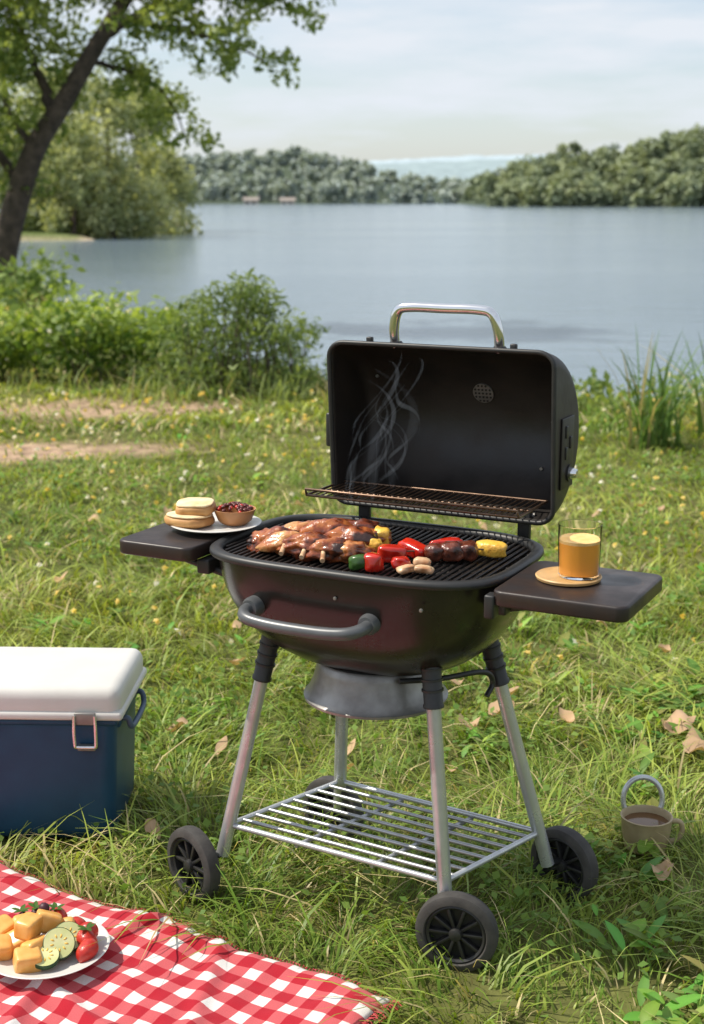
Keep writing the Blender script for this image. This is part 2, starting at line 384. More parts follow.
for (x,y) in spots:
    if excluded(np.array([x]),np.array([y]))[0] : continue
    if x<.5 and y<3.2 and x>-.4: continue
    s=random.uniform(.35,.85); k=random.uniform(1.0,1.6)
    col=(.14*k,.24*k,.045*k) if random.random()<.7 else (.23*k,.30*k,.07*k)
    for j in range(random.randint(5,11)):
        blade_leaf(x+random.gauss(0,.02),y+random.gauss(0,.02),float(hgt(x,y))+random.uniform(.01,.05),random.uniform(0,6.28),s*random.uniform(.04,.10),s*random.uniform(.018,.045),random.uniform(.2,1.3),tuple(c*random.uniform(.7,1.25) for c in col),V,F,C)
np_mesh('weeds',V,F,M_fol,np.array(C),smooth=True)
n=11000; cx=rng.uniform(-2.4,3,70); cy=rng.uniform(2.6,8,70); ii=rng.integers(0,70,n)
x=cx[ii]+rng.normal(0,.16,n); y=cy[ii]+rng.normal(0,.2,n); ok=~excluded(x,y); x=x[ok];y=y[ok];n=len(x)
P=np.stack([x,y,.035+.03*rng.random(n)],1)
V,F,C=leaf_geo(P,.020*(.7+.7*rng.random(n)),colmix((.12,.23,.04),(.27,.39,.09),rng.random(n)),.85,2)
np_mesh('clover',V,F,M_fol,C)
n=700; x=rng.uniform(-4.5,3.5,n); y=rng.uniform(4.2,10.5,n); z=rng.uniform(.06,.10,n)
cc=np.where(rng.random((n,1))<.6,np.array([[.80,.62,.20]]),np.array([[.8,.76,.68]]))
C3=np.repeat(np.stack([x,y,z],1),3,axis=0)+rng.normal(0,.004,(n*3,3))
V,F,C=leaf_geo(C3,.014+.0020*np.repeat(y,3),np.repeat(cc,3,axis=0),asp=.9,up=2)
np_mesh('wildflowers',V,F,M_fol,C)
V=[];F=[];C=[]
fl=[(.87,3.75,.11,.4),(.40,3.83,.10,.9),(.62,3.78,.06,2),(-.52,3.72,.07,.5),(.66,2.84,.07,1),(.92,3.55,.10,1.5),(-.83,4.35,.06,2.3),(.70,2.52,.07,.2),(.98,3.02,.08,2.6),(1.1,3.85,.08,.6),(-1.15,5.3,.06,.3),(.25,3.42,.04,1.3),(-.45,3.05,.05,2.2),(-.10,4.75,.05,.3),(1.0,4.4,.06,.9),(.80,2.6,.07,.5),(.45,4.02,.05,.2),(-.62,6.4,.06,0),(-1.9,5.6,.06,1.),(.95,3.7,.09,3.2),(.36,3.78,.07,3.6)]
fl+=[(random.uniform(-1.2,1.6),random.uniform(3.2,7),random.uniform(.03,.055),random.uniform(0,6)) for _ in range(34)]
for (x,y,L,az) in fl:
    k=random.uniform(.7,1.1)
    blade_leaf(x,y,.056,az,L,L*.72,random.uniform(.1,.5),(.60*k,.40*k,.24*k),V,F,C,n=8)
V=[(v[0],v[1],v[2]+.010*math.sin(v[0]*90)+.009*math.cos(v[1]*110)) for v in V]
np_mesh('fallen_leaves',V,F,foliage_mat('dry_leaves',.2,.6),np.array(C),smooth=True)

# ------------------------------------------------------------------ bushes on the bank
def bush(name,clumps,dens,size,ca,cb,asp=.5,flowers=0,up=.3,nst=3):
    P,I=clump_points(clumps,dens,.45)
    P[:,2]=np.maximum(P[:,2],hgt(P[:,0],P[:,1])+.01)
    cz=np.array([c[2] for c,_ in clumps])[I]; r=np.array([np.max(r) for _,r in clumps])[I]
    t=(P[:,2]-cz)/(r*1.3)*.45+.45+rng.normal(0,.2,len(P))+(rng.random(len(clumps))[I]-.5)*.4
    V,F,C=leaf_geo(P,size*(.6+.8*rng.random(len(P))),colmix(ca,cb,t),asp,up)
    parts=[(V,F,C)]
    if flowers:
        k=rng.choice(len(P),flowers,replace=False); Q=P[k]+np.array([0,-.03,.03])
        parts.append(leaf_geo(np.repeat(Q,3,0)+rng.normal(0,.006,(len(Q)*3,3)),.045,np.tile(np.array([[.75,.73,.66]]),(len(Q)*3,1)),.9,1))
    V,F,C=join_geo(parts)
    e=empty(name); np_mesh('foliage',V,F,M_fol,C,parent=e)
    vs=[];fs=[]
    for (c,r) in clumps:
        for k in range(nst):
            c2=Vector(c)+Vector([random.gauss(0,.3)*np.max(r) for _ in range(3)])
            base=Vector((c[0]+random.gauss(0,.08),c[1]+random.gauss(0,.05),float(hgt(c[0],c[1]))-.02))
            tube_geo([base,(base+c2)*.5+Vector((random.gauss(0,.03),0,0)),c2],[.007,.005,.002],4,False,vs,fs)
    pyd('stems',vs,fs,M_bark,e)
    return e
cl=[]
for i in range(28):
    x=random.uniform(-4.4,-1.45); y=random.uniform(11.4,12.8)
    h=.44+.15*math.sin(x*2.1)+random.uniform(-.08,.14); cl.append(((x,y,h*.62),(.36,.32,h*.5)))
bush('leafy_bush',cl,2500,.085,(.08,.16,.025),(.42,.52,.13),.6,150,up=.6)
cl=[]
for i in range(95):
    x=random.gauss(-.88,.36); y=random.uniform(10.6,11.8)
    hm=.86*math.exp(-((x+.88)/.70)**2)
    h=random.uniform(.05,1)*hm; cl.append(((x,y,h),(.17,.15,.15)))
bush('willow_bush',cl,2300,.075,(.07,.125,.035),(.30,.38,.13),.26,nst=1)
cl=[]
for i in range(34):
    x=random.uniform(-12,-4.2); y=random.uniform(14,22); cl.append(((x,y,random.uniform(.1,.55)),(.6,.5,.4)))
bush('bank_shrub',cl,420,.13,(.07,.13,.03),(.29,.38,.11),.6)
cl=[]
for i in range(60):
    x=random.uniform(1.2,8); y=random.uniform(9.8,11.3); s=random.uniform(.6,1.5); cl.append(((x,y,random.uniform(0,.08)*s),(.26*s,.2*s,.11*s)))
bush('bank_undergrowth',cl,1700,.08,(.09,.16,.03),(.37,.44,.14),.5,40)
def reeds(name,pts,h,n,w,col,bmax=.5):
    V=[];F=[];C=[]
    for (x,y,sp) in pts:
        for i in range(n):
            az=random.uniform(0,6.28); L=h*random.uniform(.35,1.1); bx=x+random.gauss(0,sp); by=y+random.gauss(0,sp*.7); k=random.uniform(.7,1.4)
            bd=random.uniform(.05,bmax); b0=len(V); s=(math.cos(az+1.57+random.gauss(0,.6)),math.sin(az+1.57)); z0=float(hgt(bx,by))
            cc=col if random.random()<.8 else (.42,.36,.2)
            for j,t in enumerate((0,.3,.6,.85,1)):
                ww=w*(1,.95,.75,.4,.05)[j]*.5; o=L*bd*t*t; z=z0+L*(t-.35*bd*t*t)
                for sg in (-1,1): V.append((bx+math.cos(az)*o+s[0]*ww*sg,by+math.sin(az)*o+s[1]*ww*sg,z)); C.append((cc[0]*k,cc[1]*k,cc[2]*k))
            for j in range(4): a=b0+2*j; F.append((a,a+1,a+3,a+2))
    return np_mesh(name,V,F,M_fol,np.array(C))
reeds('reed_clump',[(1.76,8.5,.05),(1.90,8.6,.06),(2.3,8.9,.05)],.72,46,.016,(.12,.21,.06),1.0)
reeds('tall_bank_grass',[(x,random.uniform(9.7,11.0),.3) for x in np.arange(.9,8,.55)],.20,26,.014,(.21,.28,.09),1.1)
reeds('tall_bank_grass',[(x,random.uniform(10.2,11.0),.25) for x in np.arange(-1.7,.8,.28)]+[(-4,12,.4),(-3.2,11.4,.3),(-2.4,11.2,.3)],.30,36,.013,(.25,.31,.11),1.0)

# ------------------------------------------------------------------ trees
def tree(name,trunk,tr,branches,clumps,dens,leaf,ca,cb,asp=.5,mat=None,shell=.5,droop=None):
    e=empty(name,trunk[0])
    o0=Vector(trunk[0]); vs=[];fs=[]
    p=smoothpath(trunk,6); n=len(p)
    tube_geo([q-o0 for q in p],[tr*(1.0-.78*i/(n-1))*(1+.5*max(0,1-i/4)) for i in range(n)],12,False,vs,fs)
    for (b_,r) in branches:
        q=smoothpath(b_,5); m=len(q)
        q=[a-o0+Vector([random.gauss(0,r*.25) for _ in range(3)])*(1 if 0<i<m-1 else 0) for i,a in enumerate(q)]
        tube_geo(q,[r*(1-.85*i/(m-1)) for i in range(m)],7,False,vs,fs)
    pyd('trunk_and_limbs',vs,fs,M_bark,e)
    P,I=clump_points(clumps,dens,shell)
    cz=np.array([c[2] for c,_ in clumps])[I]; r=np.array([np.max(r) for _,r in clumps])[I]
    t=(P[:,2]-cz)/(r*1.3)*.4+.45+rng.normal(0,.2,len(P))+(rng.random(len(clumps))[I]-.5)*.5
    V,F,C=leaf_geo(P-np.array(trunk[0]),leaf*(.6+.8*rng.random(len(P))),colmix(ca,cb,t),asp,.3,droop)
    np_mesh('crown',V,F,mat or M_fol,C,parent=e)
    return e
TY=24.0
def T(x,z,dy=0): return (x,TY+dy,z)
trunk=[T(-5.95,-.1),T(-5.72,.8),T(-5.45,1.6),T(-5.15,2.3),T(-4.7,2.95),T(-4.15,3.8),T(-3.55,4.7),T(-3.1,5.6),T(-2.7,6.6,.3),T(-2.5,7.6,.4)]
br=[([T(-4.85,2.75),T(-5.1,3.4,.2),T(-5.5,4.2,.5),T(-6.0,5.2,.7)],.11),
    ([T(-4.0,4.0),T(-3.3,4.35,-.2),T(-2.5,4.75,-.4),T(-1.7,4.9,-.5),T(-.8,4.5,-.5)],.09),
    ([T(-3.75,4.3),T(-3.0,4.1,-.3),T(-2.3,3.95,-.5),T(-1.3,3.5,-.6)],.06),
    ([T(-4.3,3.6),T(-3.7,3.5,.5),T(-3.1,3.1,.8),T(-2.75,2.3,.9)],.05),
    ([T(-3.3,5.2),T(-3.9,6.0,.4),T(-4.4,6.8,.5)],.1),([T(-3.1,5.6),T(-2.2,6.1,-.3),T(-1.2,6.2,-.4)],.1),
    ([T(-5.45,1.6),T(-6.0,2.4,.3),T(-6.6,3.2,.4),T(-7.4,3.9,.4)],.10),
    ([T(-5.2,2.2),T(-5.6,3.0,-.3),T(-5.9,3.9,-.4)],.07)]
cl=[]
def along(p,n,sp,r):
    q=smoothpath(p,6)
    for i in range(n):
        t=random.uniform(.25,1)*(len(q)-1); a=q[int(t)]
        k=random.uniform(.6,1.2)*r
        cl.append(((a.x+random.gauss(0,sp),a.y+random.gauss(0,sp*1.4),a.z+random.gauss(0,sp*.7)),(k,k,k*.7)))
for (p,r),(n,sp,rr) in zip(br,[(26,.5,.42),(60,.32,.30),(56,.28,.26),(46,.30,.28),(20,.6,.5),(20,.5,.45),(26,.6,.5),(18,.35,.35)]): along(p,n,sp,rr)
along([T(-3.1,5.6),T(-2.7,6.6),T(-2.5,7.8)],24,.8,.5)
for i in range(70): cl.append(((random.uniform(-6.7,-4.5),TY+random.uniform(-.6,.9),random.uniform(3.4,5.4)),(.36,.4,.26)))
for i in range(70): cl.append(((random.uniform(-4.6,-.9),TY+random.uniform(-.8,.8),random.uniform(4.45,5.4)),(.34,.36,.22)))
along([T(-4.2,4.8),T(-3.6,5.2),T(-2.6,5.4),T(-1.4,5.3),T(-.8,5.2)],20,.35,.36)
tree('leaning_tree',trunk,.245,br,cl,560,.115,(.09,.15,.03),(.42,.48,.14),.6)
def gen_tree(name,x,y,h,w,ca,cb,leaf,dens,mat=None,nb=14,willow=False):
    z0=float(hgt(x,y))
    tk=[(x,y,z0-.1),(x+.1,y,z0+h*.25),(x-.1,y,z0+h*.5),(x+.05,y,z0+h*.85)]
    b=[];cl=[]
    for i in range(nb):
        a=random.uniform(0,6.28); zz=random.uniform(.14,1.0)
        rr=w*.5*math.sin(math.pi*min(1,(zz+.06)/1.08))**.6*random.uniform(.4,1)
        c=(x+math.cos(a)*rr,y+math.sin(a)*rr,z0+h*(zz-.06)); k=w*random.uniform(.12,.22)
        cl.append((c,(k,k,k*(1.2 if willow else .75))))
        if i<9: b.append(([(x,y,z0+h*zz*.5),((x+c[0])/2,(y+c[1])/2,z0+h*zz*.75),c],h*.009))
    tree(name,tk,h*.02,b,cl,dens,leaf,ca,cb,.6,mat,.5)
for (x,y,h,w) in [(-12.6,76,8.4,5.8),(-16.2,77,8.0,5.2),(-10.9,82,6.2,4.4),(-20.5,78,9.3,6.2),(-17.2,86,9.8,6.0),(-25,80,10,7),(-13.2,90,8.8,5.8),(-29,84,11,8),(-14.2,74,5.6,4.2)]:
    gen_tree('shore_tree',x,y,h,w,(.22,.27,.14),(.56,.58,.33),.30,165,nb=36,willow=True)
cl=[]
for i in range(80):
    x=random.uniform(-30,-9.4); y=random.uniform(76,94) if x<-11.5 else random.uniform(71,90); cl.append(((x,y,float(hgt(x,y))+random.uniform(.0,.5)),(1.0,.9,.5)))
bush('shore_shrub',cl,110,.3,(.16,.21,.08),(.40,.46,.20),.6)

def forest(name,pts,hmin,hmax,leaf,nper,ca,cb,tv=.6):
    Vs=[];o=0;Fs=[];Cs=[]
    for (x,y) in pts:
        z0=float(hgt(x,y)); h=random.uniform(hmin,hmax); w=h*random.uniform(.6,.95); tone=random.random()
        k=random.randint(5,7); cl=[]
        for i in range(k):
            a=random.uniform(0,6.28); r=w*.28*random.random()
            cl.append(((x+math.cos(a)*r,y+math.sin(a)*r,z0+h*random.uniform(.3,.8)),(w*.30,w*.30,h*.22)))
        cl.append(((x,y,z0+h*.2),(w*.55,w*.4,h*.28)))
        P,I=clump_points(cl,nper/(w*.32)**2/6,.25)
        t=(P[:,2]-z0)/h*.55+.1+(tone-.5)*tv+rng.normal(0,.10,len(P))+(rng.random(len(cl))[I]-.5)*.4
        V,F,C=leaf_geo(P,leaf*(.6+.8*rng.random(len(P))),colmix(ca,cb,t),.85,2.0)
        Vs.append(V);Fs.append(F+o);Cs.append(C);o+=len(V)
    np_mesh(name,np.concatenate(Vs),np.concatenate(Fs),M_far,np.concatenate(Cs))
pts=[]
for i in range(400):
    x=random.uniform(28,150); y=float(rs_y(x))+6+random.random()**1.3*80; pts.append((x,y))
for x in np.arange(28,150,2.6): pts.append((x+random.uniform(-1,1),float(rs_y(x))+random.uniform(0,5)))
forest('right_shore_forest',pts,3.0,6.8,.85,300,(.21,.26,.18),(.40,.445,.26))  # leaf colours paled to put distance haze into the trees
pts=[]
for i in range(560):
    x=random.uniform(-150,90); y=random.uniform(378,490); pts.append((x,y))
for x in np.arange(-150,90,3.4): pts.append((x+random.uniform(-1.5,1.5),random.uniform(370,377)))
forest('far_shore_forest',pts,3.0,5.8,1.1,140,(.36,.42,.41),(.45,.50,.44),.3)  # blue-grey aerial haze is painted into these leaf colours
def ridge(name,y,x0,x1,h,col,sd):
    xs=np.linspace(x0,x1,700); V=[];F=[]
    for i,x in enumerate(xs):
        top=h*(.62+.3*fbm(np.array([x]),np.array([sd]),.0022)[0]+.10*fbm(np.array([x]),np.array([sd+9]),.02)[0]+.05*fbm(np.array([x]),np.array([sd+9]),.13)[0])
        V+= [(x,y,-3),(x,y+60,top*.7),(x,y+160,top),(x,y+400,-3)]
    for i in range(len(xs)-1):
        for k in range(3): a=i*4+k; F.append((a,a+1,a+5,a+4))
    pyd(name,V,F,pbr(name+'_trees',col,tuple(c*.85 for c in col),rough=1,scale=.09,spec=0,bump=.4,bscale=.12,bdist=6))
ridge('distant_hill',900,-900,900,34,(.33,.41,.43),3)  # both ridges: blue distance haze is mixed into the hill colour
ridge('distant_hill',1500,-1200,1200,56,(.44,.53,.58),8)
for (x,y) in [(-25,361),(-16,362)]:
    e=empty('lakeside_cottage',(x,y,float(hgt(x,y))-.2))
    box('walls',(3.4,3,1.4),(0,0,.7),pbr('cottage_wall',(.55,.50,.42)),e,.02)
    pyd('roof',[(-2.0,-1.8,1.4),(2.0,-1.8,1.4),(2.0,1.8,1.4),(-2.0,1.8,1.4),(-2.0,0,2.2),(2.0,0,2.2)],[(0,1,5,4),(2,3,4,5),(0,4,3),(1,2,5),(0,3,2,1)],pbr('cottage_roof',(.34,.29,.25)),e,False)
    box('door',(.7,.1,1.1),(.7,-1.53,.55),M_bark,e,.01); box('window',(.8,.1,.5),(-.9,-1.53,.8),M_black,e,.01)

# ------------------------------------------------------------------ GRILL
GR=empty('charcoal_grill',(.05,2.82,0),math.radians(-27))
GM=Matrix.Translation((.05,2.82,0))@Matrix.Rotation(math.radians(-27),4,'Z')
def se(hw,hd,n,k,seg=72):
    a=2*math.pi*k/seg; c,s=math.cos(a),math.sin(a)
    return (hw*math.copysign(abs(c)**(2/n),c),hd*math.copysign(abs(s)**(2/n),s))
HW,HD,SEG=.312,.220,72
BD=.252
V=[];F=[]
depths=[BD*q for q in (0,.075,.19,.30,.415,.53,.64,.735,.81,.885,.94,.972,.987)]
def fac(d): return max(0,(1-(d/BD)**2.4))**(1/2.4)
rings=[]
for d in depths:
    f=fac(d); n=3.6-1.4*(d/BD); rings.append([( *se(HW*f,HD*f,n,k),.795-d) for k in range(SEG)])
for d in reversed(depths[:-3]):
    f=fac(d); n=3.6-1.4*(d/BD); rings.append([( *se(HW*f-.006,HD*f-.006,n,k),.795-d+(.006 if d>.1 else 0)) for k in range(SEG)])
for r in rings: V+=r
for i in range(len(rings)-1):
    for k in range(SEG): F.append((i*SEG+k,i*SEG+(k+1)%SEG,(i+1)*SEG+(k+1)%SEG,(i+1)*SEG+k))
pyd('bowl',V,F,M_enamel,GR)
V=[(*se(HW*.88,HD*.88,2.7,k),.70) for k in range(SEG)]; pyd('ash_bed',V,[tuple(range(SEG))],M_coal,GR)
me=bpy.data.meshes.new('coal'); bm=bmesh.new()
for i in range(170):
    x=random.uniform(-.24,.24); y=random.uniform(-.15,.15); s=random.uniform(.014,.026)
    r=bmesh.ops.create_icosphere(bm,subdivisions=1,radius=s)
    R=Matrix.Rotation(random.random()*6,3,'Z')@Matrix.Rotation(random.random()*6,3,'X')
    for v in r['verts']: v.co=R@(Vector((v.co.x*1.2,v.co.y,v.co.z*.8))*random.uniform(.85,1.15))+Vector((x,y,.71+random.uniform(0,.03)))
bm.to_mesh(me); bm.free(); obj('charcoal_bricks',me,M_coal,GR,False)
V=[];F=[]
prof=[(-.012,-.006),(-.010,.003),(-.004,.006),(.005,.006),(.011,.002),(.012,-.005),(.009,-.010),(0,-.012),(-.009,-.011)]
for k in range(SEG):
    for (o_,z) in prof:
        x,y=se(HW+o_,HD+o_,3.8,k); V.append((x,y,.797+z))
m=len(prof)
for k in range(SEG):
    for j in range(m): F.append((k*m+j,k*m+(j+1)%m,((k+1)%SEG)*m+(j+1)%m,((k+1)%SEG)*m+j))
pyd('rim',V,F,M_black,GR)
paths=[]
x=-.288
while x<=.29:
    y=(HD-.016)*(1-min(.999,abs(x)/(HW-.012))**3.6)**(1/3.6)
    paths.append([(x,-y,.791),(x,y,.791)]); x+=.0145
tubes('grate_bars',paths,.0032,M_iron,GR)
tubes('grate_cross_bars',[[(-.292,yy,.785),(.292,yy,.785)] for yy in (-.12,0,.12)],.004,M_iron,GR)
# lid
LX0,LX1=-.206,.305
def lsec(x,s): return [(x,.205+.190*s*math.sin(math.pi*i/28)-.02*(i/28),1.0125-.178*s*math.cos(math.pi*i/28)) for i in range(29)]
xs=[];rr=.035
for i in range(7):
    a=i/6*math.pi/2; xs.append((LX0+rr*(1-math.cos(a)),1-.17*(1-math.sin(a))))
secs=[lsec(x,s) for x,s in xs]+[lsec(LX0+rr+(LX1-LX0-2*rr)*i/6,1) for i in range(1,6)]+[lsec(LX1-(x-LX0),s) for x,s in reversed(xs)]
V=[];F=[]
for s_ in secs: V+=s_
for i in range(len(secs)-1):
    for k in range(28): F.append((i*29+k,i*29+k+1,(i+1)*29+k+1,(i+1)*29+k))
for base in (0,(len(secs)-1)*29): F.append(tuple(base+k for k in range(29)))
o=pyd('lid_shell',V,F,M_lid_in,GR)
md=o.modifiers.new('t','SOLIDIFY'); md.thickness=.004; md.offset=-1
autosmooth(o,50)
per=[sec[0] for sec in secs]+[sec[28] for sec in reversed(secs)]
tube('lid_lip',per,.0055,M_black,GR,8,True)
def disc_on(x,y,z,r,mat,name,th=.003,tilt=0):
    Mx=Matrix.Translation((x,y,z))@Matrix.Rotation(math.radians(90+tilt),4,'X'); return lathe(name,[(0,-th),(r,-th),(r,th),(0,th)],mat,GR,24,Mx)
def lid_y(z): 
    c=(1.0125-z)/.178; return .205+.190*math.sqrt(max(0,1-c*c))-.02*math.acos(c)/math.pi
vz=1.075; tl=math.degrees(math.atan2(lid_y(1.06)-lid_y(1.09),.03)); vx=.083
disc_on(vx,lid_y(vz)-.008,vz,.024,M_galv,'vent_disc',.002,tl)
for i in range(5):
    for j in range(5):
        if (i-2)**2+(j-2)**2<6: 
            zz=vz+(j-2)*.0085; disc_on(vx+(i-2)*.0085,lid_y(vz)-.0095-(j-2)*.0085*math.tan(math.radians(tl)),zz,.0024,M_black,'vent_hole',.002,tl)
for (x,z) in ((.24,1.02),(.255,.95),(-.17,1.10),(.225,.92)):
    disc_on(x,lid_y(z)-.006,z,.0035,M_galv,'rivet',.004)
hp=smoothpath([(-.060,.215,1.185),(-.060,.205,1.225),(-.048,.20,1.262),(-.018,.20,1.27),(.055,.20,1.27),(.130,.20,1.27),(.163,.20,1.262),(.176,.205,1.225),(.176,.215,1.185)],6)
tube('lid_handle',hp,.0105,M_chrome,GR,16)
for x in (-.060,.176):
    lathe('handle_foot',[(0,0),(.016,0),(.016,.006),(.012,.012),(0,.012)],M_black,GR,20,Matrix.Translation((x,.215,1.184)))
for x in (-.115,.212): box('lid_tab',(.014,.012,.016),(x,.20,1.196),M_black,GR,.003)
box('lid_end_plate',(.004,.075,.15),(.3075,.275,.975),M_lid_in,GR,.0015)
for i,(y,z) in enumerate(((.262,1.02),(.29,.995),(.262,.975))): box('vent_slot',(.004,.012,.026),(.3105,y,z),M_black,GR,.0015)
Mx=Matrix.Translation((.310,.285,.93))@Matrix.Rotation(math.radians(90),4,'Y')
lathe('knob',[(0,0),(.012,0),(.012,.008),(.009,.018),(.0,.02)],M_chrome,GR,20,Mx)
lathe('knob_washer',[(0,-.002),(.018,-.002),(.018,.003),(0,.003)],M_black,GR,20,Mx)
box('left_lid_bracket',(.016,.05,.075),(-.216,.225,.995),M_black,GR,.005)
for x in (-.14,.235):
    box('hinge_plate',(.028,.012,.075),(x,.228,.815),M_black,GR,.003)
    tube('hinge_pin',[(x-.02,.238,.842),(x+.02,.238,.842)],.006,M_galv,GR,10)
zr=.872; paths=[]; RX0,RX1=-.206,.276
for i in range(34): 
    xx=RX0+(RX1-RX0)*i/33; paths.append([(xx,.082,zr),(xx,.25,zr)])
tubes('warming_rack_wires',paths,.0016,M_wire,GR,6)
tubes('warming_rack_frame',[[(RX0,.08,zr),(RX1,.08,zr)],[(RX0,.25,zr),(RX1,.25,zr)],[(RX0,.08,zr),(RX0,.25,zr)],[(RX1,.08,zr),(RX1,.25,zr)],[(RX0,.16,zr-.004),(RX1,.16,zr-.004)],
    [(RX0,.08,zr),(RX0,.074,zr+.014),(.0,.074,zr+.014),(RX1,.074,zr+.014),(RX1,.08,zr)]],.003,M_wire,GR,8)
hz=.705
tube('bowl_handle',smoothpath([(-.167,-.205,hz),(-.170,-.240,hz-.002),(-.152,-.264,hz-.008),(-.105,-.272,hz-.012),(-.04,-.274,hz-.013),(.03,-.272,hz-.012),(.072,-.264,hz-.008),(.092,-.240,hz-.002),(.090,-.205,hz)],6),.0125,M_grip,GR,16)
for x in (-.167,.090):
    Mx=Matrix.Translation((x,-.218,hz))@Matrix.Rotation(math.radians(90),4,'X')
    lathe('handle_collar',[(0,-.02),(.021,-.02),(.021,.002),(.017,.012),(0,.012)],M_grip,GR,24,Mx)
for x in (.02,.2):
    Mx=Matrix.Translation((x,-.2205,.748))@Matrix.Rotation(math.radians(90),4,'X'); lathe('bolt',[(0,0),(.004,0),(.003,.003),(0,.0035)],M_galv,GR,14,Mx)
slab('left_shelf',-.510,-.328,-.195,.115,.770,.800,.022,M_shelf,GR)
slab('right_shelf',.328,.582,-.200,.055,.768,.798,.022,M_shelf,GR)
for s_ in (-1,1):
    tubes('shelf_bracket',[[(s_*.29,-.12,.735),(s_*.42,-.12,.764)],[(s_*.29,.03,.735),(s_*.42,.03,.764)]],.008,M_black,GR)
    box('shelf_mount',(.03,.20,.03),(s_*.325,-.05,.752),M_black,GR,.004)
box('side_latch',(.02,.03,.045),(.325,-.185,.765),M_black,GR,.004)
lathe('ash_catcher',[(0,.563),(.118,.563),(.122,.559),(.125,.545),(.131,.520),(.140,.500),(.147,.489),(.151,.486),(.151,.481),(.146,.480),(.12,.481),(0,.481)],M_galv,GR,56)
tube('damper_lever',smoothpath([(.10,-.10,.556),(.16,-.03,.55),(.215,.06,.545),(.225,.09,.515),(.22,.07,.49)],5),.006,M_black,GR,8)
legs={'left':((-.205,-.062,.635),(-.319,-.107,.095)),'front':((.164,-.098,.65),(.222,-.135,.12)),'right':((.195,.108,.64),(.327,.178,.09)),'rear':((-.135,.12,.62),(-.207,.231,.09))}
def lerp(a,b_,t): return tuple(a[i]+(b_[i]-a[i])*t for i in range(3))
rk={}
for k,(a,b_) in legs.items():
    tube(k+'_leg',[lerp(a,b_,.15),b_],.0148,M_alu,GR,20)
    tube(k+'_leg_sleeve',[lerp(a,b_,-.02),lerp(a,b_,.04),lerp(a,b_,.235),lerp(a,b_,.24),lerp(a,b_,.25)],[.021,.0205,.0190,.021,.021],M_black,GR,20)
    for q in (.06,.10,.14,.18): tube(k+'_sleeve_ridge',[lerp(a,b_,q),lerp(a,b_,q+.008)],.0222,M_black,GR,20)
    zt=.165; t=(zt-a[2])/(b_[2]-a[2]); rk[k]=lerp(a,b_,t)
A,B,C_,D=[Vector(rk[k]) for k in ('left','front','right','rear')]
tubes('lower_rack_frame',[[A,B],[B,C_],[C_,D],[D,A]],.0062,M_alu,GR,10)
paths=[]
for i in range(1,9):
    t=i/9; paths.append([A.lerp(D,t),B.lerp(C_,t)])
tubes('lower_rack_bars',paths,.0044,M_rack,GR,8)
tubes('lower_rack_cross',[[A.lerp(B,t)-Vector((0,0,.008)),D.lerp(C_,t)-Vector((0,0,.008))] for t in (.33,.68)],.0055,M_rack,GR,8)
iR=Matrix.Rotation(math.radians(27),3,'Z')
M_web=pbr('wheel_web',(.010,.010,.010))
def wheel(nm,wx,wy,ax,leg,R=.083):
    c=iR@(Vector((wx-.05,wy-2.82,0))); c.z=R-.004
    d=(iR@Vector((ax[0],ax[1],0))).normalized()
    q=d.to_track_quat('Z','Y').to_matrix().to_4x4()
    w=empty(nm); w.parent=GR; w.matrix_local=Matrix.Translation(c)@q
    T_=.018
    lathe('tyre',[(.060,-T_),(.074,-T_),(.081,-T_*.75),(R,-T_*.35),(R,T_*.35),(.081,T_*.75),(.074,T_),(.064,T_*1.02),(.062,T_*.8),(.060,T_*.3),(.060,-T_)],M_rubber,w,56)
    lathe('rim_ring',[(.054,-.010),(.0615,-.010),(.0615,.013),(.058,.015),(.054,.012),(.054,-.010)],M_black,w,48)
    lathe('web',[(0,-.006),(.058,-.006),(.058,-.002),(0,-.002)],M_web,w,40)
    for i in range(10):
        a=2*math.pi*i/10
        o=box('spoke',(.044,.007,.014),(0,0,0),M_black,w,.002,2); o.matrix_local=Matrix.Rotation(a,4,'Z')@Matrix.Translation((.034,0,.004))
    lathe('hub',[(0,-.022),(.014,-.022),(.014,.012),(.012,.018),(.006,.020),(0,.020)],M_black,w,28)
    e1=legs[leg][1]
    tubes(nm+'_fork',[[c-d*.005,c-d*.034],[c-d*.030,Vector(e1)+Vector((0,0,.004))]],.009,M_black,GR,10)
wheel('left_wheel',-.345,2.855,(-.75,-.66),'left')
wheel('front_wheel',.207,2.562,(-.28,-.96),'front',.083)
wheel('right_wheel',.462,2.855,(-.70,-.71),'right')
wheel('rear_wheel',-.045,3.13,(-.6,-.8),'rear')

# ------------------------------------------------------------------ food
def gempty(name): 
    e=empty(name); e.matrix_world=GM; return e
e=gempty('grilled_ribs'); k=0
ZG=.796
for (x,y,L,w,h,a,m,b_) in [(-.215,-.080,.036,.026,.018,.4,M_meat,3),(-.178,-.092,.058,.023,.022,-.35,M_meat,4),(-.130,-.108,.060,.022,.024,-.45,M_fat,4),(-.083,-.118,.058,.023,.026,-.5,M_meat,4),
    (-.035,-.128,.052,.024,.024,-.45,M_meat,4),(.005,-.112,.040,.022,.022,-.3,M_fat,3),(-.150,-.030,.060,.030,.026,-.2,M_fat,3),(-.085,-.040,.066,.028,.034,-.6,M_meat,3),(-.030,-.055,.056,.028,.030,-.5,M_meat,3),(-.105,.020,.066,.028,.026,.15,M_meat,2),(-.050,.045,.055,.026,.024,-.1,M_dmeat,2),(-.185,-.010,.045,.028,.018,.3,M_dmeat,2),(-.01,-.01,.040,.024,.022,-.7,M_fat,2)]:
    k+=1; lump('rib_piece',(x,y,ZG+h*.8),(L*1.05,w*1.08,h),(random.uniform(-.2,.2),random.uniform(-.15,.15),a+1.0),m,e,.20,2.0,4,k,bendk=b_)
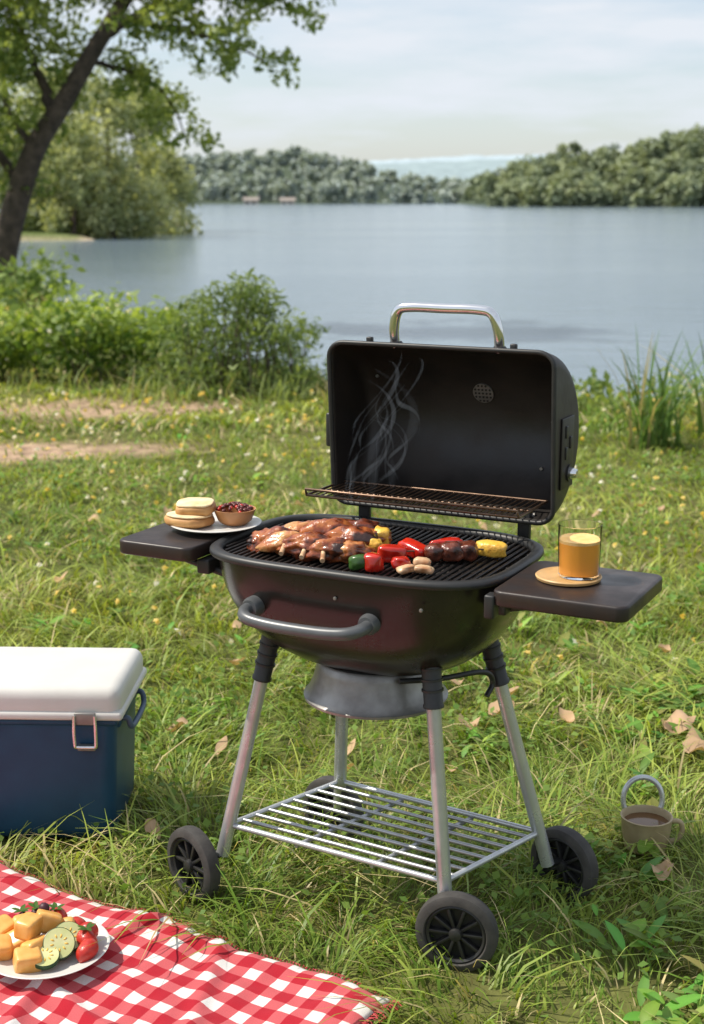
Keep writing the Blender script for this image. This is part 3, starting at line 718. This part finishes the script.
tubes('rib_bones',[[(-.03,-.178,.806),(-.045,-.145,.818)],[(-.08,-.172,.806),(-.09,-.135,.818)],[(-.13,-.165,.806),(-.14,-.13,.818)]],.005,M_onion,e)
def veg(name,lst,m,pw=.75):
    global k
    e=gempty(name)
    for (x,y,L,w,h,a) in lst:
        k+=1; lump('piece',(x,y,ZG+h),(L,w,h),(0,random.uniform(-.2,.2),a),m,e,.12,1.4,3,k,pw)
veg('red_pepper_chunk',[(.075,-.085,.030,.018,.016,.5),(.10,-.035,.034,.018,.016,-.3),(.075,-.165,.017,.017,.017,0),(.14,.035,.035,.014,.014,.5),(.115,-.13,.018,.015,.012,.3)],M_red,.6)
veg('yellow_pepper_chunk',[(.012,.0,.018,.018,.022,.3),(.235,.035,.034,.017,.016,0),(.02,-.05,.014,.014,.016,.5)],M_corn,.6)
veg('green_pepper_chunk',[(.045,-.17,.021,.016,.014,.4),(.215,.065,.018,.015,.012,.4)],M_grn)
veg('grilled_onion_slice',[(.135,-.150,.018,.013,.007,.9),(.165,-.135,.020,.013,.007,.2),(.150,-.105,.018,.014,.010,.4)],M_onion,.6)
veg('kebab_meat',[(.150,-.045,.020,.018,.018,.2),(.180,-.03,.022,.019,.019,.5),(.205,-.01,.021,.018,.018,.2),(.17,.0,.026,.018,.016,.2),(.19,.02,.022,.016,.016,.6)],M_dmeat,.7)
e=gempty('skewer'); tubes('skewer_rod',[[(.06,-.09,.815),(.26,.04,.815)],[(.10,-.0,.812),(.26,.05,.812)]],.0017,M_wire,e)
S=Matrix.Translation
e=empty('side_plate'); e.matrix_world=GM@S((-.375,-.02,.8045))
lathe('plate_body',[(0,0),(.055,0),(.060,.001),(.095,.008),(.099,.011),(.096,.012),(.060,.005),(0,.004)],M_cer,e,56)
for i,(x,y,z,r) in enumerate(((-.420,-.052,.811,.046),(-.412,-.038,.8355,.040))):
    e=empty('bread_slice'); e.matrix_world=GM@S((x,y,z))@Matrix.Rotation(.05*(i*2-1),4,'X')
    lump('crust',(0,0,.011),(r*1.06,r*.98,.0140),(0,0,.4*i),M_crust,e,.04,1.3,4,i+5,.62)
    lump('crumb',(0,0,.0225),(r*1.0,r*.93,.0048),(0,0,.4*i),M_bread,e,.04,1.5,4,i+5,.7)
e=empty('bean_bowl'); e.matrix_world=GM@S((-.338,.0,.812))
lathe('bowl_body',[(0,0),(.026,0),(.036,.008),(.044,.028),(.0455,.033),(.043,.033),(.036,.014),(0,.010)],M_terra,e,48)
for i in range(60):
    a=random.uniform(0,6.28); r=.038*math.sqrt(random.random()); lump('bean',(r*math.cos(a),r*math.sin(a),.031+.012*(1-(r/.038)**2)),(.0065,.0045,.004),(random.random(),random.random(),a),M_bean if random.random()<.85 else M_red,e,.05,1,1,i)
e=empty('wooden_coaster'); e.matrix_world=GM@S((.43,-.062,.7985)); lathe('disc',[(0,0),(.054,0),(.060,.002),(.062,.007),(.060,.009),(.054,.006),(0,.006)],M_wood,e,56)
e=empty('juice_glass'); e.matrix_world=GM@S((.446,-.052,.8055))
lathe('glass_body',[(0,0),(.036,0),(.038,.002),(.0405,.092),(.0405,.098),(.0398,.0985),(.0393,.097),(.0372,.005),(0,.005)],M_glass,e,56)
lathe('juice',[(0,.0056),(.0366,.0056),(.0383,.064),(.0375,.0645),(0,.0645)],M_juice,e,48)
lathe('froth',[(0,.0647),(.0382,.0647),(.0384,.070),(0,.0708)],pbr('froth',(.88,.60,.26),(.84,.50,.16),rough=.6,scale=80),e,48)

# ------------------------------------------------------------------ smoke wisps (real thin volumes)
def smokemat(d):
    m=bpy.data.materials.new('smoke'); m.use_nodes=True; nt=m.node_tree; nt.nodes.clear()
    out=N(nt,'ShaderNodeOutputMaterial'); pv=N(nt,'ShaderNodeVolumeScatter'); pv.inputs['Color'].default_value=(.80,.90,1,1); pv.inputs['Density'].default_value=d; pv.inputs['Anisotropy'].default_value=0
    nt.links.new(pv.outputs['Volume'],out.inputs['Volume']); return m
MSK=smokemat(5.5); MSW=smokemat(1.1)
sr=random.Random(21)
SE=empty('smoke',(.015,2.80,.83))
for i in range(28):
    wide=i%7==6
    pts=[];rs=[];ph=sr.uniform(0,6.28); H=sr.uniform(.26,.37); ox=sr.uniform(-.045,.085); n=70; s0=sr.uniform(0,.55); s1=min(1,s0+sr.uniform(.35,.7)); f1=sr.uniform(5,8); f2=sr.uniform(12,17)
    for j in range(n):
        t=j/(n-1); tt=s0+(s1-s0)*t
        amp=.008+.038*tt
        pts.append((ox*(1-.4*tt)+.045*tt+amp*math.sin(f1*tt+1.3+ph*.35)+amp*.35*math.sin(f2*tt+ph),.05*tt+amp*.7*math.cos(f1*tt+ph*.3),H*tt+amp*.35*math.sin(f2*tt+ph*.7)))
        env=math.sin(math.pi*min(1,t*1.0))**1.0
        rs.append(max(.0002,((.007+.012*tt) if wide else (.0016+.0056*tt))*env*(.65+.35*math.sin(t*7+ph))))
    tube('wisp',pts,rs,MSW if wide else MSK,SE,8)

# ------------------------------------------------------------------ cooler
CO=empty('cooler_box',(-.842,CY,.0),math.radians(-2))
box('body',(.60,.30,.325),(0,0,.166),M_navy,CO,.035,5,0,.95)
box('body_band',(.612,.312,.018),(0,0,.310),M_navy,CO,.008,3)
box('lid',(.63,.325,.078),(0,0,.357),M_white,CO,.028,5)
box('lid_skirt',(.640,.335,.022),(0,0,.329),M_white,CO,.009,3)
for lx in (.235,-.235):
    box('latch_plate',(.050,.008,.030),(lx,-.171,.326),M_galv,CO,.003)
    tubes('latch_loop',[smoothpath([(lx-.024,-.177,.335),(lx-.025,-.179,.30),(lx-.024,-.177,.262),(lx-.020,-.175,.258),(lx+.020,-.175,.258),(lx+.024,-.177,.262),(lx+.025,-.179,.30),(lx+.024,-.177,.335)],3)],.0042,M_chrome,CO)
    box('latch_base',(.042,.02,.012),(lx,-.160,.252),M_galv,CO,.003)
M_hb=pbr('handle_blue',(.07,.11,.18))
for s_ in (1,-1):
    tube('side_handle',smoothpath([(s_*.298,-.09,.300),(s_*.318,-.09,.298),(s_*.325,-.07,.272),(s_*.325,.07,.272),(s_*.318,.09,.298),(s_*.298,.09,.300)],5),.007,M_hb,CO,10)
    box('handle_boss',(.012,.22,.022),(s_*.298,0,.292),M_navy,CO,.005)

# ------------------------------------------------------------------ blanket
M_bl,nt,b=newmat('gingham_cloth')
tc=N(nt,'ShaderNodeTexCoord'); sp=N(nt,'ShaderNodeSeparateXYZ'); nt.links.new(tc.outputs['UV'],sp.inputs[0])
def stripe(o):
    m=N(nt,'ShaderNodeMath',operation='MULTIPLY'); m.inputs[1].default_value=1/.064; nt.links.new(o,m.inputs[0])
    f=N(nt,'ShaderNodeMath',operation='FRACT'); nt.links.new(m.outputs[0],f.inputs[0])
    g=N(nt,'ShaderNodeMath',operation='GREATER_THAN'); g.inputs[1].default_value=.47; nt.links.new(f.outputs[0],g.inputs[0]); return g.outputs[0]
a1=stripe(sp.outputs['X']); a2=stripe(sp.outputs['Y'])
ad=N(nt,'ShaderNodeMath',operation='ADD'); nt.links.new(a1,ad.inputs[0]); nt.links.new(a2,ad.inputs[1])
hf=N(nt,'ShaderNodeMath',operation='MULTIPLY'); hf.inputs[1].default_value=.5; nt.links.new(ad.outputs[0],hf.inputs[0])
cr=N(nt,'ShaderNodeValToRGB'); cr.color_ramp.interpolation='CONSTANT'
cr.color_ramp.elements[0].color=(.72,.69,.66,1); cr.color_ramp.elements[1].position=.8; cr.color_ramp.elements[1].color=(.40,.012,.025,1)
el=cr.color_ramp.elements.new(.3); el.color=(.54,.10,.11,1)
nt.links.new(hf.outputs[0],cr.inputs['Fac'])
nz=N(nt,'ShaderNodeTexNoise'); nz.inputs['Scale'].default_value=500; nt.links.new(tc.outputs['UV'],nz.inputs['Vector'])
mr=N(nt,'ShaderNodeMapRange'); mr.inputs['To Min'].default_value=.7; mr.inputs['To Max'].default_value=1.2; nt.links.new(nz.outputs['Fac'],mr.inputs['Value'])
vm=N(nt,'ShaderNodeVectorMath',operation='MULTIPLY'); nt.links.new(cr.outputs['Color'],vm.inputs[0]); nt.links.new(mr.outputs['Result'],vm.inputs[1]); nt.links.new(vm.outputs[0],b.inputs['Base Color'])
b.inputs['Roughness'].default_value=.9; b.inputs['Sheen Weight'].default_value=.1; b.inputs['Specular IOR Level'].default_value=.15
bp=N(nt,'ShaderNodeBump'); bp.inputs['Strength'].default_value=.4; bp.inputs['Distance'].default_value=.001; nt.links.new(nz.outputs['Fac'],bp.inputs['Height']); nt.links.new(bp.outputs['Normal'],b.inputs['Normal'])
nu,nw=220,180; LU,LW=1.7,1.38
uu,ww=np.meshgrid(np.linspace(0,LU,nu),np.linspace(0,LW,nw))
wob=.005*np.sin(ww*9)+.003*np.sin(ww*23+1); wob2=.004*np.sin(uu*8+2)+.003*np.sin(uu*21)
PX=BC[0]+(uu+wob)*-.848+(ww+wob2)*-.53; PY=BC[1]+(uu+wob)*.53+(ww+wob2)*-.848
edge=np.minimum(np.minimum(uu,LU-uu),np.minimum(ww,LW-ww))
fold=.012*np.exp(-((ww-.30-.08*np.sin(uu*5))/.018)**2)+.011*np.exp(-((uu-.55-.05*np.sin(ww*7))/.016)**2)+.010*np.exp(-((uu-.30+.5*ww-.1)/.02)**2)
PZ=.026+.026*(fbm(PX,PY,4.5)-.3)+.014*(fbm(PX+9,PY,11)-.5)+.004*np.sin(uu*14+ww*5+2*np.sin(ww*4))-.012*np.exp(-edge/.015)+fold
idx=np.arange(nu*nw).reshape(nw,nu); F=np.stack([idx[:-1,:-1],idx[:-1,1:],idx[1:,1:],idx[1:,:-1]],-1).reshape(-1,4)
o=np_mesh('picnic_blanket',np.stack([PX.ravel(),PY.ravel(),PZ.ravel()],1),F,M_bl,smooth=True)
uv=o.data.uv_layers.new(name='UVMap'); li=np.empty(len(o.data.loops),dtype=np.int32); o.data.loops.foreach_get('vertex_index',li)
UVv=np.stack([uu.ravel(),ww.ravel()],1)[li]; uv.data.foreach_set('uv',UVv.ravel().astype(np.float32))
md=o.modifiers.new('t','SOLIDIFY'); md.thickness=.003
def bz(u,w):
    i=min(nw-1,max(0,int(w/LW*(nw-1)))); j=min(nu-1,max(0,int(u/LU*(nu-1)))); return Vector((PX[i,j],PY[i,j],PZ[i,j]))
paths=[]
for i in range(420):
    w=LW*i/420; p=bz(0,w); d=Vector((.848,-.53,0)); L=random.uniform(.012,.026); s=Vector((-.53,-.848,0))*random.gauss(0,.006)
    paths.append([p,p+d*L*.5+s*.5+Vector((0,0,.003)),p+d*L+s+Vector((0,0,-.004))])
for i in range(520):
    u=LU*i/520; p=bz(u,0); d=Vector((.53,.848,0)); L=random.uniform(.004,.010); s=Vector((.848,-.53,0))*random.gauss(0,.003)
    paths.append([p,p+d*L*.6+Vector((0,0,.002)),p+d*L+s])
tubes('fringe',paths,.0011,pbr('fringe_thread',(.48,.03,.04),(.55,.12,.12),rough=.9,scale=60),o,4)

# ------------------------------------------------------------------ fruit plate
PL=empty('fruit_plate',(-.60,2.535,.046))
lathe('plate_body',[(0,0),(.075,0),(.085,.003),(.118,.014),(.124,.019),(.121,.020),(.085,.008),(0,.005)],M_cer,PL,64)
def chunk(x,y,z,s,rot,mat,name='melon_chunk'):
    return lump(name,(x,y,z),tuple(q*.62 for q in s),rot,mat,PL,.03,1.2,4,random.randint(0,99),.36)
for (x,y,z,a) in [(-.055,-.01,.03,.3),(-.01,-.035,.032,.9),(.0,.025,.055,.2),(-.045,.035,.04,.7),(-.03,-.005,.062,1.2),(.03,.03,.032,.1),(-.085,-.03,.03,.3),(-.02,-.07,.028,.4),(-.09,.02,.04,.9)]:
    chunk(x,y,z,(.042,.034,.032),(random.uniform(-.4,.4),random.uniform(-.4,.4),a),M_melon)
for (x,y,z,r,rx,ry) in [(.034,-.035,.042,.031,.8,.2),(.046,-.005,.040,.030,.7,.3),(.012,-.062,.030,.028,.35,.1)]:
    Mx=S((x,y,z))@Matrix.Rotation(rx,4,'X')@Matrix.Rotation(ry,4,'Y')
    lathe('cucumber_skin',[(r*.95,-.005),(r,-.004),(r,.004),(r*.95,.005)],M_cskin,PL,36,Mx)
    lathe('cucumber_flesh',[(0,-.0055),(r*.945,-.0055),(r*.945,.0058),(0,.0062)],M_pale,PL,36,Mx)
    for q in range(9):
        a=q*.7; o=lump('cucumber_seed',(0,0,0),(.0045,.0018,.001),(0,0,0),M_corn,PL,0,1,1); o.matrix_local=Mx@Matrix.Rotation(a,4,'Z')@S((r*.45,0,.0063))
for i,(x,y,z) in enumerate([(.082,-.005,.032),(.078,.025,.032),(.012,.06,.045),(-.015,.065,.04),(.088,-.035,.028),(.05,.05,.03)]):
    lump('strawberry',(x,y,z),(.020,.020,.025),(random.uniform(-1,1),random.uniform(-1,1),0),M_berry,PL,.06,1,3,i)
M_db=pbr('dark_berry',(.06,.01,.02))
for i,(x,y,z) in enumerate([(-.03,.06,.055),(-.055,.055,.05),(-.01,.045,.075),(.005,.07,.05)]):
    lump('dark_berry',(x,y,z),(.011,.011,.011),(0,0,0),M_db,PL,.03,1,2,i)
V=[];F=[];C=[]
for (x,y,z) in [(-.03,.055,.07),(.01,.06,.065),(.082,-.0,.054),(-.06,.06,.06)]:
    for j in range(5): blade_leaf(x,y,z,j*1.25+random.random(),.020,.010,.5,(.07,.16,.03),V,F,C,3)
np_mesh('mint_leaves',V,F,M_fol,np.array(C),parent=PL,smooth=True)

# ------------------------------------------------------------------ mug with ring
MG=empty('camping_mug',(.682,3.06,.016))
lathe('mug_body',[(0,0),(.040,0),(.048,.006),(.056,.045),(.058,.078),(.0600,.082),(.0565,.083),(.053,.078),(.050,.045),(.040,.010),(0,.008)],M_mug,MG,48)
lathe('tea',[(0,.066),(.0525,.066),(.0525,.0665),(0,.067)],M_tea,MG,40)
pts=[(.046*math.cos(a),.050+.008*math.sin(a),.100+.052*math.sin(a)) for a in [math.radians(-35+250*i/30) for i in range(31)]]
tube('ring_handle',pts,.0065,M_alu,MG,12)
tube('side_handle',smoothpath([(.054,0,.068),(.078,0,.066),(.084,0,.045),(.073,0,.022),(.050,0,.018)],5),.006,M_mug,MG,10)

# ------------------------------------------------------------------ light, sky, camera
sun_el,azim=math.radians(54),math.radians(276)
sd=Vector((math.sin(azim)*math.cos(sun_el),math.cos(azim)*math.cos(sun_el),math.sin(sun_el)))
L=bpy.data.lights.new('sun','SUN'); L.energy=5.0; L.angle=math.radians(.6); L.color=(1,.93,.81)
lo=bpy.data.objects.new('sun',L); COL.objects.link(lo); lo.rotation_euler=(-sd).to_track_quat('-Z','Y').to_euler(); lo.location=(-5,-5,12)
w=bpy.data.worlds.new('World'); scene.world=w; w.use_nodes=True; nt=w.node_tree; bg=nt.nodes['Background']
sky=N(nt,'ShaderNodeTexSky'); sky.sky_type='NISHITA'; sky.sun_disc=False; sky.sun_elevation=sun_el; sky.sun_rotation=azim; sky.dust_density=1.0; sky.air_density=1.0; sky.ozone_density=1.5
tc=N(nt,'ShaderNodeTexCoord'); mp=N(nt,'ShaderNodeMapping'); mp.inputs['Scale'].default_value=(1.2,1.2,6.5); nt.links.new(tc.outputs['Generated'],mp.inputs['Vector'])
nz=N(nt,'ShaderNodeTexNoise'); nz.inputs['Scale'].default_value=3.4; nz.inputs['Detail'].default_value=8; nz.inputs['Roughness'].default_value=.58; nt.links.new(mp.outputs[0],nz.inputs['Vector'])
mr=N(nt,'ShaderNodeMapRange'); mr.inputs['From Min'].default_value=.42; mr.inputs['From Max'].default_value=.60; mr.inputs['To Min'].default_value=.40; mr.inputs['To Max'].default_value=1.0; nt.links.new(nz.outputs['Fac'],mr.inputs['Value'])
mx=N(nt,'ShaderNodeMixRGB'); mx.inputs['Color2'].default_value=(5.35,5.7,6.15,1); nt.links.new(mr.outputs['Result'],mx.inputs['Fac']); nt.links.new(sky.outputs[0],mx.inputs['Color1']); nt.links.new(mx.outputs[0],bg.inputs['Color'])
bg.inputs['Strength'].default_value=.15
cam=bpy.data.cameras.new('camera'); co=bpy.data.objects.new('camera',cam); COL.objects.link(co); scene.camera=co
co.location=(0,0,1.5); co.rotation_euler=(math.radians(90-12.57),0,0); cam.lens=50; cam.sensor_width=36; cam.clip_end=6000; cam.clip_start=.05
cam.dof.use_dof=True; cam.dof.focus_distance=2.9; cam.dof.aperture_fstop=5.0
scene.view_settings.view_transform='Standard'; scene.view_settings.look='None'; scene.view_settings.exposure=0
